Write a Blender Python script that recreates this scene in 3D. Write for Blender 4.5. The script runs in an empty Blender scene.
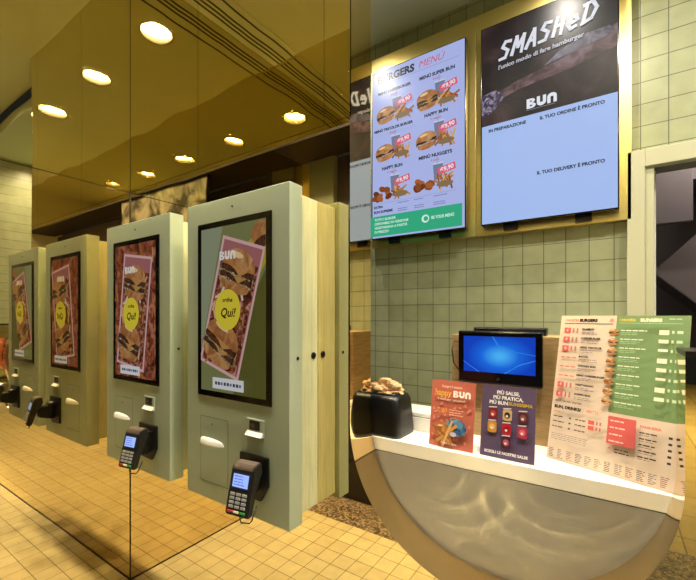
import bpy, bmesh, math, random
from mathutils import Vector, Matrix
random.seed(7)
scene = bpy.context.scene
COL = scene.collection
PI = math.pi

# ------------------------------------------------------------------ materials
MATS = {}

def srgb(h):
    h = h.lstrip('#')
    c = [int(h[i:i + 2], 16) / 255 for i in (0, 2, 4)]
    return tuple(x / 12.92 if x <= .04045 else ((x + .055) / 1.055) ** 2.4 for x in c) + (1,)

def new_mat(name):
    m = bpy.data.materials.new(name)
    m.use_nodes = True
    nt = m.node_tree
    b = nt.nodes['Principled BSDF']
    return m, nt, b

def plain(name, col, rough=.5, metal=0., noise=0., nscale=20., spec=.5, bump=0., coat=0.):
    """solid surface with a faint procedural mottling"""
    if name in MATS:
        return MATS[name]
    m, nt, b = new_mat(name)
    c = srgb(col) if isinstance(col, str) else tuple(col) + (1,)
    b.inputs['Base Color'].default_value = c
    b.inputs['Roughness'].default_value = rough
    b.inputs['Metallic'].default_value = metal
    b.inputs['Specular IOR Level'].default_value = spec
    b.inputs['Coat Weight'].default_value = coat
    if noise or bump:
        tc = nt.nodes.new('ShaderNodeTexCoord')
        nz = nt.nodes.new('ShaderNodeTexNoise')
        nz.inputs['Scale'].default_value = nscale
        nz.inputs['Detail'].default_value = 3
        nt.links.new(tc.outputs['Object'], nz.inputs['Vector'])
        if noise:
            mx = nt.nodes.new('ShaderNodeMix'); mx.data_type = 'RGBA'
            mx.inputs[6].default_value = tuple(x * (1 - noise) for x in c[:3]) + (1,)
            mx.inputs[7].default_value = tuple(min(1, x * (1 + noise)) for x in c[:3]) + (1,)
            nt.links.new(nz.outputs['Fac'], mx.inputs[0])
            nt.links.new(mx.outputs[2], b.inputs['Base Color'])
        if bump:
            bp = nt.nodes.new('ShaderNodeBump')
            bp.inputs['Strength'].default_value = bump
            bp.inputs['Distance'].default_value = .01
            nt.links.new(nz.outputs['Fac'], bp.inputs['Height'])
            nt.links.new(bp.outputs['Normal'], b.inputs['Normal'])
    MATS[name] = m
    return m

def mirror(name, col, rough=.015, wave=.0, scale=2.5):
    m, nt, b = new_mat(name)
    b.inputs['Base Color'].default_value = tuple(col) + (1,)
    b.inputs['Metallic'].default_value = 1
    b.inputs['Roughness'].default_value = rough
    if wave:
        tc = nt.nodes.new('ShaderNodeTexCoord')
        nz = nt.nodes.new('ShaderNodeTexNoise')
        nz.inputs['Scale'].default_value = scale
        nz.inputs['Detail'].default_value = 1
        bp = nt.nodes.new('ShaderNodeBump')
        bp.inputs['Strength'].default_value = 1
        bp.inputs['Distance'].default_value = wave
        nt.links.new(tc.outputs['Object'], nz.inputs['Vector'])
        nt.links.new(nz.outputs['Fac'], bp.inputs['Height'])
        nt.links.new(bp.outputs['Normal'], b.inputs['Normal'])
    MATS[name] = m
    return m

def tiles(name, c1, c2, grout, pitch, axes, off, mortar=.0025, rough=.4, bump=.3, spec=.4):
    """square tile grid laid in world metres; axes = the two position axes"""
    m, nt, b = new_mat(name)
    g = nt.nodes.new('ShaderNodeNewGeometry')
    sp = nt.nodes.new('ShaderNodeSeparateXYZ')
    cb = nt.nodes.new('ShaderNodeCombineXYZ')
    nt.links.new(g.outputs['Position'], sp.inputs[0])
    for k, a in enumerate(axes):
        ad = nt.nodes.new('ShaderNodeMath'); ad.operation = 'SUBTRACT'
        ad.inputs[1].default_value = off[k]
        nt.links.new(sp.outputs[a], ad.inputs[0])
        nt.links.new(ad.outputs[0], cb.inputs[k])
    br = nt.nodes.new('ShaderNodeTexBrick')
    br.offset = 0; br.squash = 1
    br.inputs['Scale'].default_value = 1
    br.inputs['Brick Width'].default_value = pitch
    br.inputs['Row Height'].default_value = pitch
    br.inputs['Mortar Size'].default_value = mortar
    br.inputs['Mortar Smooth'].default_value = .3
    br.inputs['Color1'].default_value = srgb(c1)
    br.inputs['Color2'].default_value = srgb(c2)
    br.inputs['Mortar'].default_value = srgb(grout)
    nt.links.new(cb.outputs[0], br.inputs['Vector'])
    nz = nt.nodes.new('ShaderNodeTexNoise')
    nz.inputs['Scale'].default_value = 14
    nt.links.new(g.outputs['Position'], nz.inputs['Vector'])
    mx = nt.nodes.new('ShaderNodeMix'); mx.data_type = 'RGBA'; mx.blend_type = 'OVERLAY'
    mx.inputs[0].default_value = .18
    nt.links.new(br.outputs['Color'], mx.inputs[6])
    nt.links.new(nz.outputs['Fac'], mx.inputs[7])
    nt.links.new(mx.outputs[2], b.inputs['Base Color'])
    bp = nt.nodes.new('ShaderNodeBump'); bp.invert = True
    bp.inputs['Strength'].default_value = bump
    bp.inputs['Distance'].default_value = .002
    nt.links.new(br.outputs['Fac'], bp.inputs['Height'])
    nt.links.new(bp.outputs['Normal'], b.inputs['Normal'])
    b.inputs['Roughness'].default_value = rough
    b.inputs['Specular IOR Level'].default_value = spec
    MATS[name] = m
    return m

def grain(name, c1, c2, scale=(3, 40, 3), rough=.5):
    m, nt, b = new_mat(name)
    tc = nt.nodes.new('ShaderNodeTexCoord')
    mp = nt.nodes.new('ShaderNodeMapping')
    mp.inputs['Scale'].default_value = scale
    nz = nt.nodes.new('ShaderNodeTexNoise')
    nz.inputs['Scale'].default_value = 3; nz.inputs['Detail'].default_value = 5
    nz.inputs['Distortion'].default_value = .6
    cr = nt.nodes.new('ShaderNodeValToRGB')
    cr.color_ramp.elements[0].position = .35; cr.color_ramp.elements[0].color = srgb(c1)
    cr.color_ramp.elements[1].position = .65; cr.color_ramp.elements[1].color = srgb(c2)
    nt.links.new(tc.outputs['Object'], mp.inputs[0])
    nt.links.new(mp.outputs[0], nz.inputs['Vector'])
    nt.links.new(nz.outputs['Fac'], cr.inputs[0])
    nt.links.new(cr.outputs[0], b.inputs['Base Color'])
    b.inputs['Roughness'].default_value = rough
    MATS[name] = m
    return m

def granite(name):
    m, nt, b = new_mat(name)
    g = nt.nodes.new('ShaderNodeNewGeometry')
    v = nt.nodes.new('ShaderNodeTexVoronoi'); v.inputs['Scale'].default_value = 75
    cr = nt.nodes.new('ShaderNodeValToRGB')
    for p, c in ((0, '#2a221b'), (.3, '#57493b'), (.6, '#7a6853'), (.9, '#a08c70')):
        if p in (0, .9):
            e = cr.color_ramp.elements[0 if p == 0 else -1]; e.position = p
        else:
            e = cr.color_ramp.elements.new(p)
        e.color = srgb(c)
    sp = nt.nodes.new('ShaderNodeSeparateColor')
    nt.links.new(g.outputs['Position'], v.inputs['Vector'])
    nt.links.new(v.outputs['Color'], sp.inputs[0])
    nt.links.new(sp.outputs[0], cr.inputs[0])
    nt.links.new(cr.outputs[0], b.inputs['Base Color'])
    b.inputs['Roughness'].default_value = .35
    MATS[name] = m
    return m

SCREEN_GAIN = {}
def ink(col, kind):
    """one flat ink: 'print' on paper or board, else a lit display of that brightness"""
    key = 'ink_%s_%s' % (col.strip('#'), kind)
    if key in MATS:
        return MATS[key]
    m, nt, b = new_mat(key)
    c = srgb(col)
    if kind == 'print':
        b.inputs['Base Color'].default_value = c
        b.inputs['Roughness'].default_value = .45
    else:
        b.inputs['Base Color'].default_value = (.004, .004, .005, 1)
        b.inputs['Roughness'].default_value = .33
        b.inputs['Specular IOR Level'].default_value = .16
        b.inputs['Emission Color'].default_value = c
        b.inputs['Emission Strength'].default_value = SCREEN_GAIN.get(kind, 1)
    MATS[key] = m
    return m

def food(name, c1, c2, c3, scale, kind):
    """mottled food picture: noise between three tones, lit or printed like ink()"""
    key = 'food_%s_%s' % (name, kind)
    if key in MATS:
        return MATS[key]
    m, nt, b = new_mat(key)
    tc = nt.nodes.new('ShaderNodeTexCoord')
    nz = nt.nodes.new('ShaderNodeTexNoise')
    nz.inputs['Scale'].default_value = scale; nz.inputs['Detail'].default_value = 4
    nz.inputs['Distortion'].default_value = 1.2
    cr = nt.nodes.new('ShaderNodeValToRGB')
    cr.color_ramp.elements[0].position = .36; cr.color_ramp.elements[0].color = srgb(c1)
    cr.color_ramp.elements[1].position = .66; cr.color_ramp.elements[1].color = srgb(c3)
    e = cr.color_ramp.elements.new(.5); e.color = srgb(c2)
    nt.links.new(tc.outputs['Object'], nz.inputs['Vector'])
    nt.links.new(nz.outputs['Fac'], cr.inputs[0])
    if kind == 'print':
        nt.links.new(cr.outputs[0], b.inputs['Base Color'])
        b.inputs['Roughness'].default_value = .45
    else:
        b.inputs['Base Color'].default_value = (.004, .004, .005, 1)
        b.inputs['Roughness'].default_value = .33
        b.inputs['Specular IOR Level'].default_value = .16
        nt.links.new(cr.outputs[0], b.inputs['Emission Color'])
        b.inputs['Emission Strength'].default_value = SCREEN_GAIN.get(kind, 1)
    MATS[key] = m
    return m

def emitter(name, col, strength):
    m, nt, b = new_mat(name)
    b.inputs['Base Color'].default_value = (.8, .8, .8, 1)
    b.inputs['Emission Color'].default_value = srgb(col)
    b.inputs['Emission Strength'].default_value = strength
    MATS[name] = m
    return m

# ------------------------------------------------------------------ mesh building
class MB:
    def __init__(self):
        self.bm = bmesh.new(); self.mats = []

    def mi(self, m):
        if m not in self.mats:
            self.mats.append(m)
        return self.mats.index(m)

    def take(self, bm2, m, mat=None):
        if mat is not None:
            bmesh.ops.transform(bm2, matrix=mat, verts=bm2.verts)
        i = self.mi(m)
        vm = {v: self.bm.verts.new(v.co) for v in bm2.verts}
        for f in bm2.faces:
            try:
                nf = self.bm.faces.new([vm[v] for v in f.verts])
                nf.material_index = i; nf.smooth = f.smooth
            except ValueError:
                pass
        bm2.free()

    def box(self, lo, hi, m, bevel=0., seg=2, mat=None):
        b = bmesh.new()
        bmesh.ops.create_cube(b, size=1)
        s = [hi[k] - lo[k] for k in range(3)]; c = [(hi[k] + lo[k]) / 2 for k in range(3)]
        for v in b.verts:
            v.co = Vector((v.co.x * s[0] + c[0], v.co.y * s[1] + c[1], v.co.z * s[2] + c[2]))
        if bevel:
            bmesh.ops.bevel(b, geom=b.edges[:], offset=bevel, segments=seg, affect='EDGES', profile=.5)
            for f in b.faces:
                f.smooth = False
        self.take(b, m, mat)
        return self

    def cyl(self, p, r, h, m, axis='Z', seg=32, r2=None, mat=None, smooth=True):
        b = bmesh.new()
        bmesh.ops.create_cone(b, cap_ends=True, segments=seg, radius1=r, radius2=r if r2 is None else r2, depth=h)
        if smooth:
            for f in b.faces:
                f.smooth = len(f.verts) == 4
        R = {'Z': Matrix.Identity(4), 'Y': Matrix.Rotation(PI / 2, 4, 'X'), 'X': Matrix.Rotation(PI / 2, 4, 'Y')}[axis]
        M = Matrix.Translation(p) @ R
        self.take(b, m, M if mat is None else mat @ M)
        return self

    def prism(self, pts, a, b_, m, plane='XZ', bevel=0., mat=None, seg=2):
        """polygon extruded from a to b_ along the axis missing from plane"""
        b = bmesh.new()
        def P(u, v, w):
            return {'XZ': (u, w, v), 'YZ': (w, u, v), 'XY': (u, v, w)}[plane]
        lo = [b.verts.new(P(u, v, a)) for u, v in pts]
        hi = [b.verts.new(P(u, v, b_)) for u, v in pts]
        caps = [b.faces.new(lo), b.faces.new(hi[::-1])]
        n = len(pts)
        for i in range(n):
            b.faces.new([lo[i], hi[i], hi[(i + 1) % n], lo[(i + 1) % n]])
        for f in caps:
            f.normal_update()
        if bevel:
            bmesh.ops.recalc_face_normals(b, faces=b.faces[:])
            bmesh.ops.bevel(b, geom=b.edges[:], offset=bevel, segments=seg, affect='EDGES')
        elif n > 8:
            bmesh.ops.triangulate(b, faces=caps)
        bmesh.ops.recalc_face_normals(b, faces=b.faces[:])
        self.take(b, m, mat)
        return self

    def tube(self, pts, r, m, seg=8, closed=False):
        pts = [Vector(p) for p in pts]
        b = bmesh.new(); rings = []
        n = len(pts)
        for i, p in enumerate(pts):
            d = (pts[min(i + 1, n - 1)] - pts[max(i - 1, 0)])
            d.normalize()
            up = Vector((0, 0, 1)) if abs(d.z) < .9 else Vector((1, 0, 0))
            s = d.cross(up).normalized(); t = s.cross(d)
            rings.append([b.verts.new(p + r * (math.cos(2 * PI * k / seg) * s + math.sin(2 * PI * k / seg) * t)) for k in range(seg)])
        for i in range(n - 1):
            for k in range(seg):
                f = b.faces.new([rings[i][k], rings[i][(k + 1) % seg], rings[i + 1][(k + 1) % seg], rings[i + 1][k]])
                f.smooth = True
        b.faces.new(rings[0][::-1]); b.faces.new(rings[-1])
        self.take(b, m)
        return self

    def lathe(self, prof, m, c=(0, 0, 0), seg=40, mat=None):
        b = bmesh.new(); rings = []
        for r, z in prof:
            rings.append([b.verts.new((c[0] + r * math.cos(2 * PI * k / seg), c[1] + r * math.sin(2 * PI * k / seg), c[2] + z)) for k in range(seg)])
        for i in range(len(prof) - 1):
            for k in range(seg):
                f = b.faces.new([rings[i][k], rings[i][(k + 1) % seg], rings[i + 1][(k + 1) % seg], rings[i + 1][k]]); f.smooth = True
        self.take(b, m, mat)
        return self

    def build(self, name, parent=None, **props):
        me = bpy.data.meshes.new(name)
        bmesh.ops.recalc_face_normals(self.bm, faces=self.bm.faces[:])
        self.bm.to_mesh(me); self.bm.free()
        for m in self.mats:
            me.materials.append(m)
        o = bpy.data.objects.new(name, me); COL.objects.link(o)
        if parent:
            o.parent = parent
        for k, v in props.items():
            o[k] = v
        return o

def thing(name, label, cat, loc=(0, 0, 0), rot=(0, 0, 0), group=None):
    o = bpy.data.objects.new(name, None); COL.objects.link(o)
    o.empty_display_size = .05
    o.location = loc; o.rotation_euler = rot
    o['label'] = label; o['category'] = cat
    if group:
        o['group'] = group
    return o

def struct(mb, name, label=None, cat=None, parent=None):
    o = mb.build(name, parent)
    if parent is None:
        o['kind'] = 'structure'
        if label: o['label'] = label
        if cat: o['category'] = cat
    return o

def copy_tree(o, parent=None):
    c = o.copy(); COL.objects.link(c)
    if parent:
        c.parent = parent
        c.matrix_parent_inverse = o.matrix_parent_inverse
    for ch in [x for x in o.children]:
        copy_tree(ch, c)
    return c

# ------------------------------------------------------------------ flat artwork (screens, printed boards)
class Art:
    """flat picture in the local XZ plane facing -Y; x to the right, z up, metres; later shapes lie nearer the viewer"""
    EPS = .00022
    def __init__(self, kind, y=0., gloss=None):
        self.kind = kind; self.mb = MB(); self.layer = 0; self.y = y

    def _m(self, col):
        return ink(col, self.kind) if isinstance(col, str) else col

    def poly(self, pts, col):
        self.layer += 1
        y = self.y - self.layer * self.EPS
        b = bmesh.new()
        f = b.faces.new([b.verts.new((u, y, v)) for u, v in pts])
        f.normal_update()
        if f.normal.y > 0:
            f.normal_flip()
        if len(pts) > 4:
            bmesh.ops.triangulate(b, faces=b.faces[:])
        self.mb.take(b, self._m(col))
        return self

    def rect(self, x0, z0, x1, z1, col, rot=0., tilt=0.):
        cx, cz = (x0 + x1) / 2, (z0 + z1) / 2
        w, h = (x1 - x0) / 2, (z1 - z0) / 2
        c, s = math.cos(rot), math.sin(rot)
        return self.poly([(cx + a * c - d * s, cz + a * s + d * c) for a, d in ((-w, -h), (w, -h), (w, h), (-w, h))], col)

    def ell(self, cx, cz, rx, rz, col, rot=0., a0=0., a1=2 * PI, n=28):
        full = abs(a1 - a0 - 2 * PI) < 1e-6
        k = n if full else n + 1
        c, s = math.cos(rot), math.sin(rot)
        pts = []
        for i in range(k):
            t = a0 + (a1 - a0) * i / n
            x, z = rx * math.cos(t), rz * math.sin(t)
            pts.append((cx + x * c - z * s, cz + x * s + z * c))
        return self.poly(pts, col)

    def text(self, s, x, z, size, col, align='LEFT', bold=0., shear=0., rot=0., sx=1., same_layer=False, space=1.):
        if not same_layer:
            self.layer += 1
        cu = bpy.data.curves.new('lettering', 'FONT')
        cu.body = s; cu.size = size; cu.align_x = align; cu.align_y = 'CENTER'
        cu.offset = bold; cu.shear = shear; cu.resolution_u = 3; cu.fill_mode = 'FRONT' if False else 'BOTH'
        cu.space_character = space
        o = bpy.data.objects.new('lettering', cu); COL.objects.link(o)
        dg = bpy.context.evaluated_depsgraph_get()
        me = bpy.data.meshes.new_from_object(o.evaluated_get(dg))
        b = bmesh.new(); b.from_mesh(me)
        y = self.y - self.layer * self.EPS
        c, sn = math.cos(rot), math.sin(rot)
        for v in b.verts:
            u, w = v.co.x * sx, v.co.y
            v.co = Vector((x + u * c - w * sn, y, z + u * sn + w * c))
        bmesh.ops.recalc_face_normals(b, faces=b.faces[:])
        for f in b.faces:
            f.normal_update()
            if f.normal.y > 0:
                f.normal_flip()
        self.mb.take(b, self._m(col))
        bpy.data.objects.remove(o); bpy.data.curves.remove(cu); bpy.data.meshes.remove(me)
        return self

    def logo(self, x, z, h, col):
        """the heavy rounded three-letter wordmark; x = left end, z = its middle"""
        w = h * .86; g = h * .10; st = h * .30
        z0, z1 = z - h / 2, z + h / 2
        # first letter: two stacked bowls with slits
        pts = [(x, z0)]
        pts += [(x + w * .55 + w * .45 * math.cos(t), z0 + h * .27 + h * .27 * math.sin(t)) for t in [-PI / 2 + PI * i / 10 for i in range(11)]]
        pts += [(x + w * .5 + w * .42 * math.cos(t), z1 - h * .23 + h * .23 * math.sin(t)) for t in [-PI / 2 + PI * i / 10 for i in range(11)]]
        pts += [(x, z1)]
        self.poly(pts, col)
        lay = self.layer
        dark = self.logo_hole
        self.rect(x + st, z0 + h * .2, x + w * .62, z0 + h * .34, dark)
        self.rect(x + st, z0 + h * .66, x + w * .58, z0 + h * .78, dark)
        x += w + g
        # u
        pts = [(x, z1), (x, z0 + w * .42)] + [(x + w / 2 + w / 2 * math.cos(t), z0 + w * .42 + w * .42 * math.sin(t)) for t in [PI + PI * i / 12 for i in range(1, 12)]]
        pts += [(x + w, z0 + w * .42), (x + w, z1), (x + w - st, z1), (x + w - st, z0 + h * .36), (x + st, z0 + h * .36), (x + st, z1)]
        self.poly(pts, col)
        x += w + g
        # n
        pts = [(x, z0), (x, z1 - w * .42)] + [(x + w / 2 - w / 2 * math.cos(t), z1 - w * .42 + w * .42 * math.sin(t)) for t in [PI * i / 12 for i in range(1, 12)]]
        pts += [(x + w, z1 - w * .42), (x + w, z0), (x + w - st, z0), (x + w - st, z1 - h * .36), (x + st, z1 - h * .36), (x + st, z0)]
        self.poly(pts, col)
        return self
    logo_hole = '#2a1c1c'

    def burger(self, x, z, w, rot=0., double=False):
        k = self.kind
        bun = food('bun', '#9a6034', '#b67c48', '#cc9c68', 16, k)
        patty = food('patty', '#24120e', '#4a2718', '#6d4028', 90, k)
        lett = food('lettuce', '#4a3a20', '#8a7a4a', '#d8ccb0', 110, k)
        c, s = math.cos(rot), math.sin(rot)
        def T(pts):
            return [(x + w * (u * c - v * s), z + w * (u * s + v * c)) for u, v in pts]
        r = random.Random(int(abs(x * 9000) + abs(z * 7000)))
        base = [(-.44, -.30), (.44, -.30)] + [(.44 * math.cos(t), -.30 - .16 * math.sin(t)) for t in [PI * i / 10 for i in range(11)]][1:-1]
        self.poly(T([(-.46, -.18), (-.44, -.30)] + [(-.44 * math.cos(t), -.30 - .14 * math.sin(t)) for t in [PI * i / 12 for i in range(1, 12)]] + [(.44, -.30), (.46, -.18)]), bun)
        levels = (-.16, -.02) if double else (-.1,)
        for L in levels:
            wob = [(-.52 + 1.04 * i / 16, L - .07 + r.uniform(-.03, .03)) for i in range(17)]
            self.poly(T(wob + [(.5, L + .1), (-.5, L + .1)]), lett)
            pt = [(-.49, L - .03)] + [(-.49 + .98 * i / 10, L - .04 + r.uniform(-.02, .02)) for i in range(11)] + [(.5, L + .06)] + [(.49 - .98 * i / 10, L + .09 + r.uniform(-.02, .02)) for i in range(11)]
            self.poly(T(pt), patty)
            self.poly(T([(-.3, L + .1), (.34, L + .1), (.24, L + .03), (.1, L - .06), (-.06, L + .04)]), '#c08a4a')
        L = levels[-1] + .09
        self.poly(T([(-.5, L + .03), (-.46, L - .01), (.46, L - .01), (.5, L + .03)] + [(.5 * math.cos(t), L + .03 + .34 * math.sin(t)) for t in [PI * i / 16 for i in range(1, 16)]]), bun)
        self.poly(T([(-.1 + .2 * math.cos(t), L + .24 + .06 * math.sin(t)) for t in [2 * PI * i / 14 for i in range(14)]]), '#eccb98')
        return self

    def fries(self, x, z, w, h, n, seed, spread=1.2):
        r = random.Random(seed)
        cols = ['#a9602c', '#8f4a26', '#b8764a', '#6e3018', '#c99468'] if self.kind == 'kiosk' else ['#b87838', '#c98f4c', '#a5602c', '#d8aa68', '#8f4c28']
        for i in range(n):
            cx, cz = x + r.uniform(-w / 2, w / 2), z + r.uniform(-h / 2, h / 2)
            L, t = r.uniform(.05, .1), r.uniform(.007, .013)
            self.rect(cx - t / 2, cz - L / 2, cx + t / 2, cz + L / 2, cols[i % 5], rot=r.uniform(-spread, spread))
        return self

    def lines(self, x, z, w, n, pitch, th, col, seed=0, ragged=.35):
        """body copy too small to read in the photograph: short dashes"""
        r = random.Random(seed)
        self.layer += 1
        lay = self.layer
        for i in range(n):
            L = w * (1 - ragged * r.random()); cx = x
            while cx < x + L - .004:
                d = min(r.uniform(.006, .016), x + L - cx)
                self.layer = lay - 1
                self.rect(cx, z - i * pitch - th / 2, cx + d, z - i * pitch + th / 2, col)
                cx += d + .0022
        self.layer = lay
        return self

    def build(self, name, parent, **props):
        return self.mb.build(name, parent, **props)

# ------------------------------------------------------------------ palette
SCREEN_GAIN.update({'menu': .85, 'order': .9, 'kiosk': .52, 'small': 1.3, 'pos': .9})
MIRC = (.78, .66, .41)
M_mirror = mirror('bronze_mirror', MIRC, .012, .0012, 1.6)
M_mirror_up = mirror('bronze_mirror_upper', (.70, .63, .34), .02, .0025, 2.2)
M_brass = mirror('polished_brass', (.82, .65, .36), .03)
M_brushed = mirror('satin_brass', (.86, .70, .26), .33, .0006, 9)
M_seam = plain('mirror_joint', '#2a2012', .6)
M_floor = tiles('cream_floor_tile', '#c6b88f', '#bcad83', '#7a6c4a', .114, (0, 1), (-1.293, .033), .0028, .35)
M_tile = tiles('sage_wall_tile', '#9da07e', '#979a78', '#585a46', .1034, (0, 2), (-1.125, .02), .0022, .3)
M_granite = granite('speckled_granite')
M_ceiling = plain('ceiling_paint', '#cbc7a2', .9, noise=.03, nscale=2)
M_kceil = plain('kitchen_ceiling_paint', '#b9bda2', .9)
M_beige = plain('beige_casing_paint', '#b5b394', .55)
M_pale = plain('pale_wall_paint', '#c9c4a8', .8)
M_sage = plain('sage_lacquer', '#a4af97', .42, noise=.02, nscale=6)
M_sagebox = grain('pale_wood_laminate', '#b9bb92', '#c8c9a2', (30, 30, 2), .5)
M_black = plain('black_plastic', '#0c0c0d', .35)
M_bezel = plain('black_glass_bezel', '#060607', .15)
M_dark = plain('dark_grey_plastic', '#1d1c1b', .4)
M_lid = plain('brown_grey_plastic', '#57493f', .35)
M_key = plain('grey_keys', '#8d8c88', .5)
M_white = plain('white_plastic', '#e4e2d6', .4)
M_groove = plain('panel_gap', '#4c5045', .8)
M_count = plain('counter_front_laminate', '#908d83', .5)
M_top = plain('white_worktop', '#ece8dc', .35)
M_ply = grain('pale_plywood', '#94774a', '#ab8d5e', (4, 4, 30), .55)
M_door = plain('dark_door', '#17110d', .4)
M_col = plain('grey_green_column', '#7d8068', .6)
M_kraft = plain('kraft_paper', '#dcb582', .8, noise=.06, nscale=30)
M_plum = plain('plum_grey_panel', '#6a5f63', .6)
M_plum2 = plain('plum_dark_panel', '#4a4144', .5)
M_plum3 = plain('plum_mid_panel', '#5a5053', .45)

# ------------------------------------------------------------------ room shell
WY, WT = 1.13, .14                # front of the mirrored order wall, its thickness
PX = -2.26                        # the mirrored side wall
ZC = 3.52                         # hall ceiling
XL, XR = -.757, .136              # the U-shaped opening
CX, RR, CZ = (XL + XR) / 2, (XR - XL) / 2, 1.13
TY = 2.30                         # tiled kitchen wall
SF = -.36                         # shop-front plane behind the camera
JZ = 2.20                         # joint between lower and upper mirror panels
RX = 3.2

struct(MB().box((PX - .1, -.05, -.06), (RX, TY + .1, 0), M_floor), 'floor', 'cream square floor tiles reflected in the bronze mirrors', 'floor')
struct(MB().box((PX - .1, SF - .6, -.06), (RX, -.05, 0), M_granite), 'trim_1', 'speckled granite threshold strip at the shop front', 'threshold')
LAMPS = [(-1.83 + .94 * k, .73) for k in range(5)]
LR, LD = .105, .055                  # recess radius and depth of the hall downlights
def holed_ceiling():
    m = MB().box((PX - .1, SF - .2, ZC + LD + .012), (RX, WY + WT, ZC + .12), M_ceiling)
    b = bmesh.new()
    def q(x0, y0, x1, y1):
        b.faces.new([b.verts.new(p) for p in ((x0, y0, ZC), (x0, y1, ZC), (x1, y1, ZC), (x1, y0, ZC))])
    y0, y1, S = SF - .2, WY + WT, .15
    ly = LAMPS[0][1]
    q(PX - .1, y0, RX, ly - S); q(PX - .1, ly + S, RX, y1)
    x = PX - .1
    for lx, _ in LAMPS:
        q(x, ly - S, lx - S, ly + S); x = lx + S
        n = 48
        for i in range(n):
            def P(k):
                a_ = 2 * PI * k / n; c, sn = math.cos(a_), math.sin(a_)
                e = S / max(abs(c), abs(sn))
                return (lx + LR * c, ly + LR * sn, ZC), (lx + e * c, ly + e * sn, ZC)
            (i0, o0), (i1, o1) = P(i), P(i + 1)
            b.faces.new([b.verts.new(p) for p in (i0, i1, o1, o0)])
    q(x, ly - S, RX, ly + S)
    m.take(b, M_ceiling)
    return m
struct(holed_ceiling(), 'ceiling', 'plain hall ceiling seen in the upper bronze mirrors', 'ceiling')
struct(MB().box((PX - .1, WY + WT, 3.35), (1.4, TY + .1, 3.43), M_kceil), 'ceiling_kitchen', 'low grey green ceiling above the tiled back wall', 'ceiling')

# mirrored side wall
m = MB()
m.box((PX - .1, SF, 0), (PX - .006, WY + WT, ZC), M_seam)
o = struct(m, 'wall_left', 'bronze mirror side wall meeting the kiosk wall at a right angle', 'wall')
MB().box((PX - .006, SF, 0), (PX, WY - .002, JZ - .002), M_mirror).build('mirror_panel', o)
MB().box((PX - .006, SF, JZ + .002), (PX, WY - .002, ZC), M_mirror_up).build('mirror_panel', o)

# mirrored order wall with the U-shaped opening
def arc(a0, a1, n, r=RR):
    return [(CX + r * math.cos(a0 + (a1 - a0) * i / n), CZ + r * math.sin(a0 + (a1 - a0) * i / n)) for i in range(n + 1)]
ZR = 1.41                          # the opening's other jamb is only this high
m = MB()
m.box((PX, WY + .006, 0), (XL - .004, WY + WT - .002, ZC), M_seam)
core = m
pts = [(XL - .004, 0), (XL - .004, CZ)] + arc(PI, 2 * PI, 72, RR + .004)[1:] + [(XR + .004, 0)]
core.prism(pts, WY + .006, WY + WT - .002, M_seam)
core.box((XR + .004, WY + .006, 0), (.9, WY + WT - .002, ZR), M_door)
core.box((.9, WY, 0), (RX, WY + WT, ZC), M_pale)
o = struct(core, 'wall_front', 'bronze mirror wall carrying the kiosks beside the round bottomed opening', 'wall')
J1, J2 = -1.63, -.872
g = .0012
MB().box((PX + .001, WY, JZ + g), (J1 - g, WY + .006, ZC), M_mirror_up).build('mirror_panel', o)
MB().box((J1 + g, WY, JZ + g), (J2 - g, WY + .006, ZC), M_mirror_up).build('mirror_panel', o)
MB().box((J2 + g, WY, JZ + g), (XL, WY + .006, ZC), M_mirror_up).build('mirror_panel', o)
half = arc(PI, 2 * PI, 96)
low = [(PX + .001, 0), (PX + .001, JZ - g), (XL, JZ - g), (XL, CZ)] + half[1:] + [(XR, ZR), (.9, ZR), (.9, 0)]
m = MB()
b = bmesh.new()
f = b.faces.new([b.verts.new((u, WY, v)) for u, v in low])
f.normal_update()
bmesh.ops.triangulate(b, faces=[f])
m.take(b, M_mirror)
m.build('mirror_panel', o)
MB().box((XR, WY - .002, ZR), (.9, WY + WT, ZR + .012), M_door).build('jamb_cap', o)

struct(MB().box((PX + .003, WY - .003, 0), (XR + .3, WY - .0005, .007), M_seam), 'baseboard_front', 'thin dark base strip under the kiosk mirror wall', 'baseboard')
struct(MB().box((PX + .0005, SF, 0), (PX + .003, WY - .001, .007), M_seam), 'baseboard_left', 'thin dark base strip under the side mirror wall', 'baseboard')
struct(MB().box((PX, WY - .003, .007), (PX + .003, WY, JZ), M_seam), 'trim_5', 'thin dark upright joint where the two mirror walls meet', 'joint')

# polished brass reveal running down, round and up again
m = MB()
b = bmesh.new()
path = [(XL, ZC)] + [(XL, ZC - (ZC - CZ) * i / 4) for i in range(1, 4)] + arc(PI, 2 * PI, 128) + [(XR, ZR)]
a = [b.verts.new((u, WY - .001, v)) for u, v in path]
c = [b.verts.new((u, WY + WT, v)) for u, v in path]
for i in range(len(path) - 1):
    f = b.faces.new([a[i], c[i], c[i + 1], a[i + 1]]); f.smooth = True
m.take(b, M_brass)
struct(m, 'trim_2', 'polished brass reveal lining the round bottomed counter opening', 'reveal')

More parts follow.
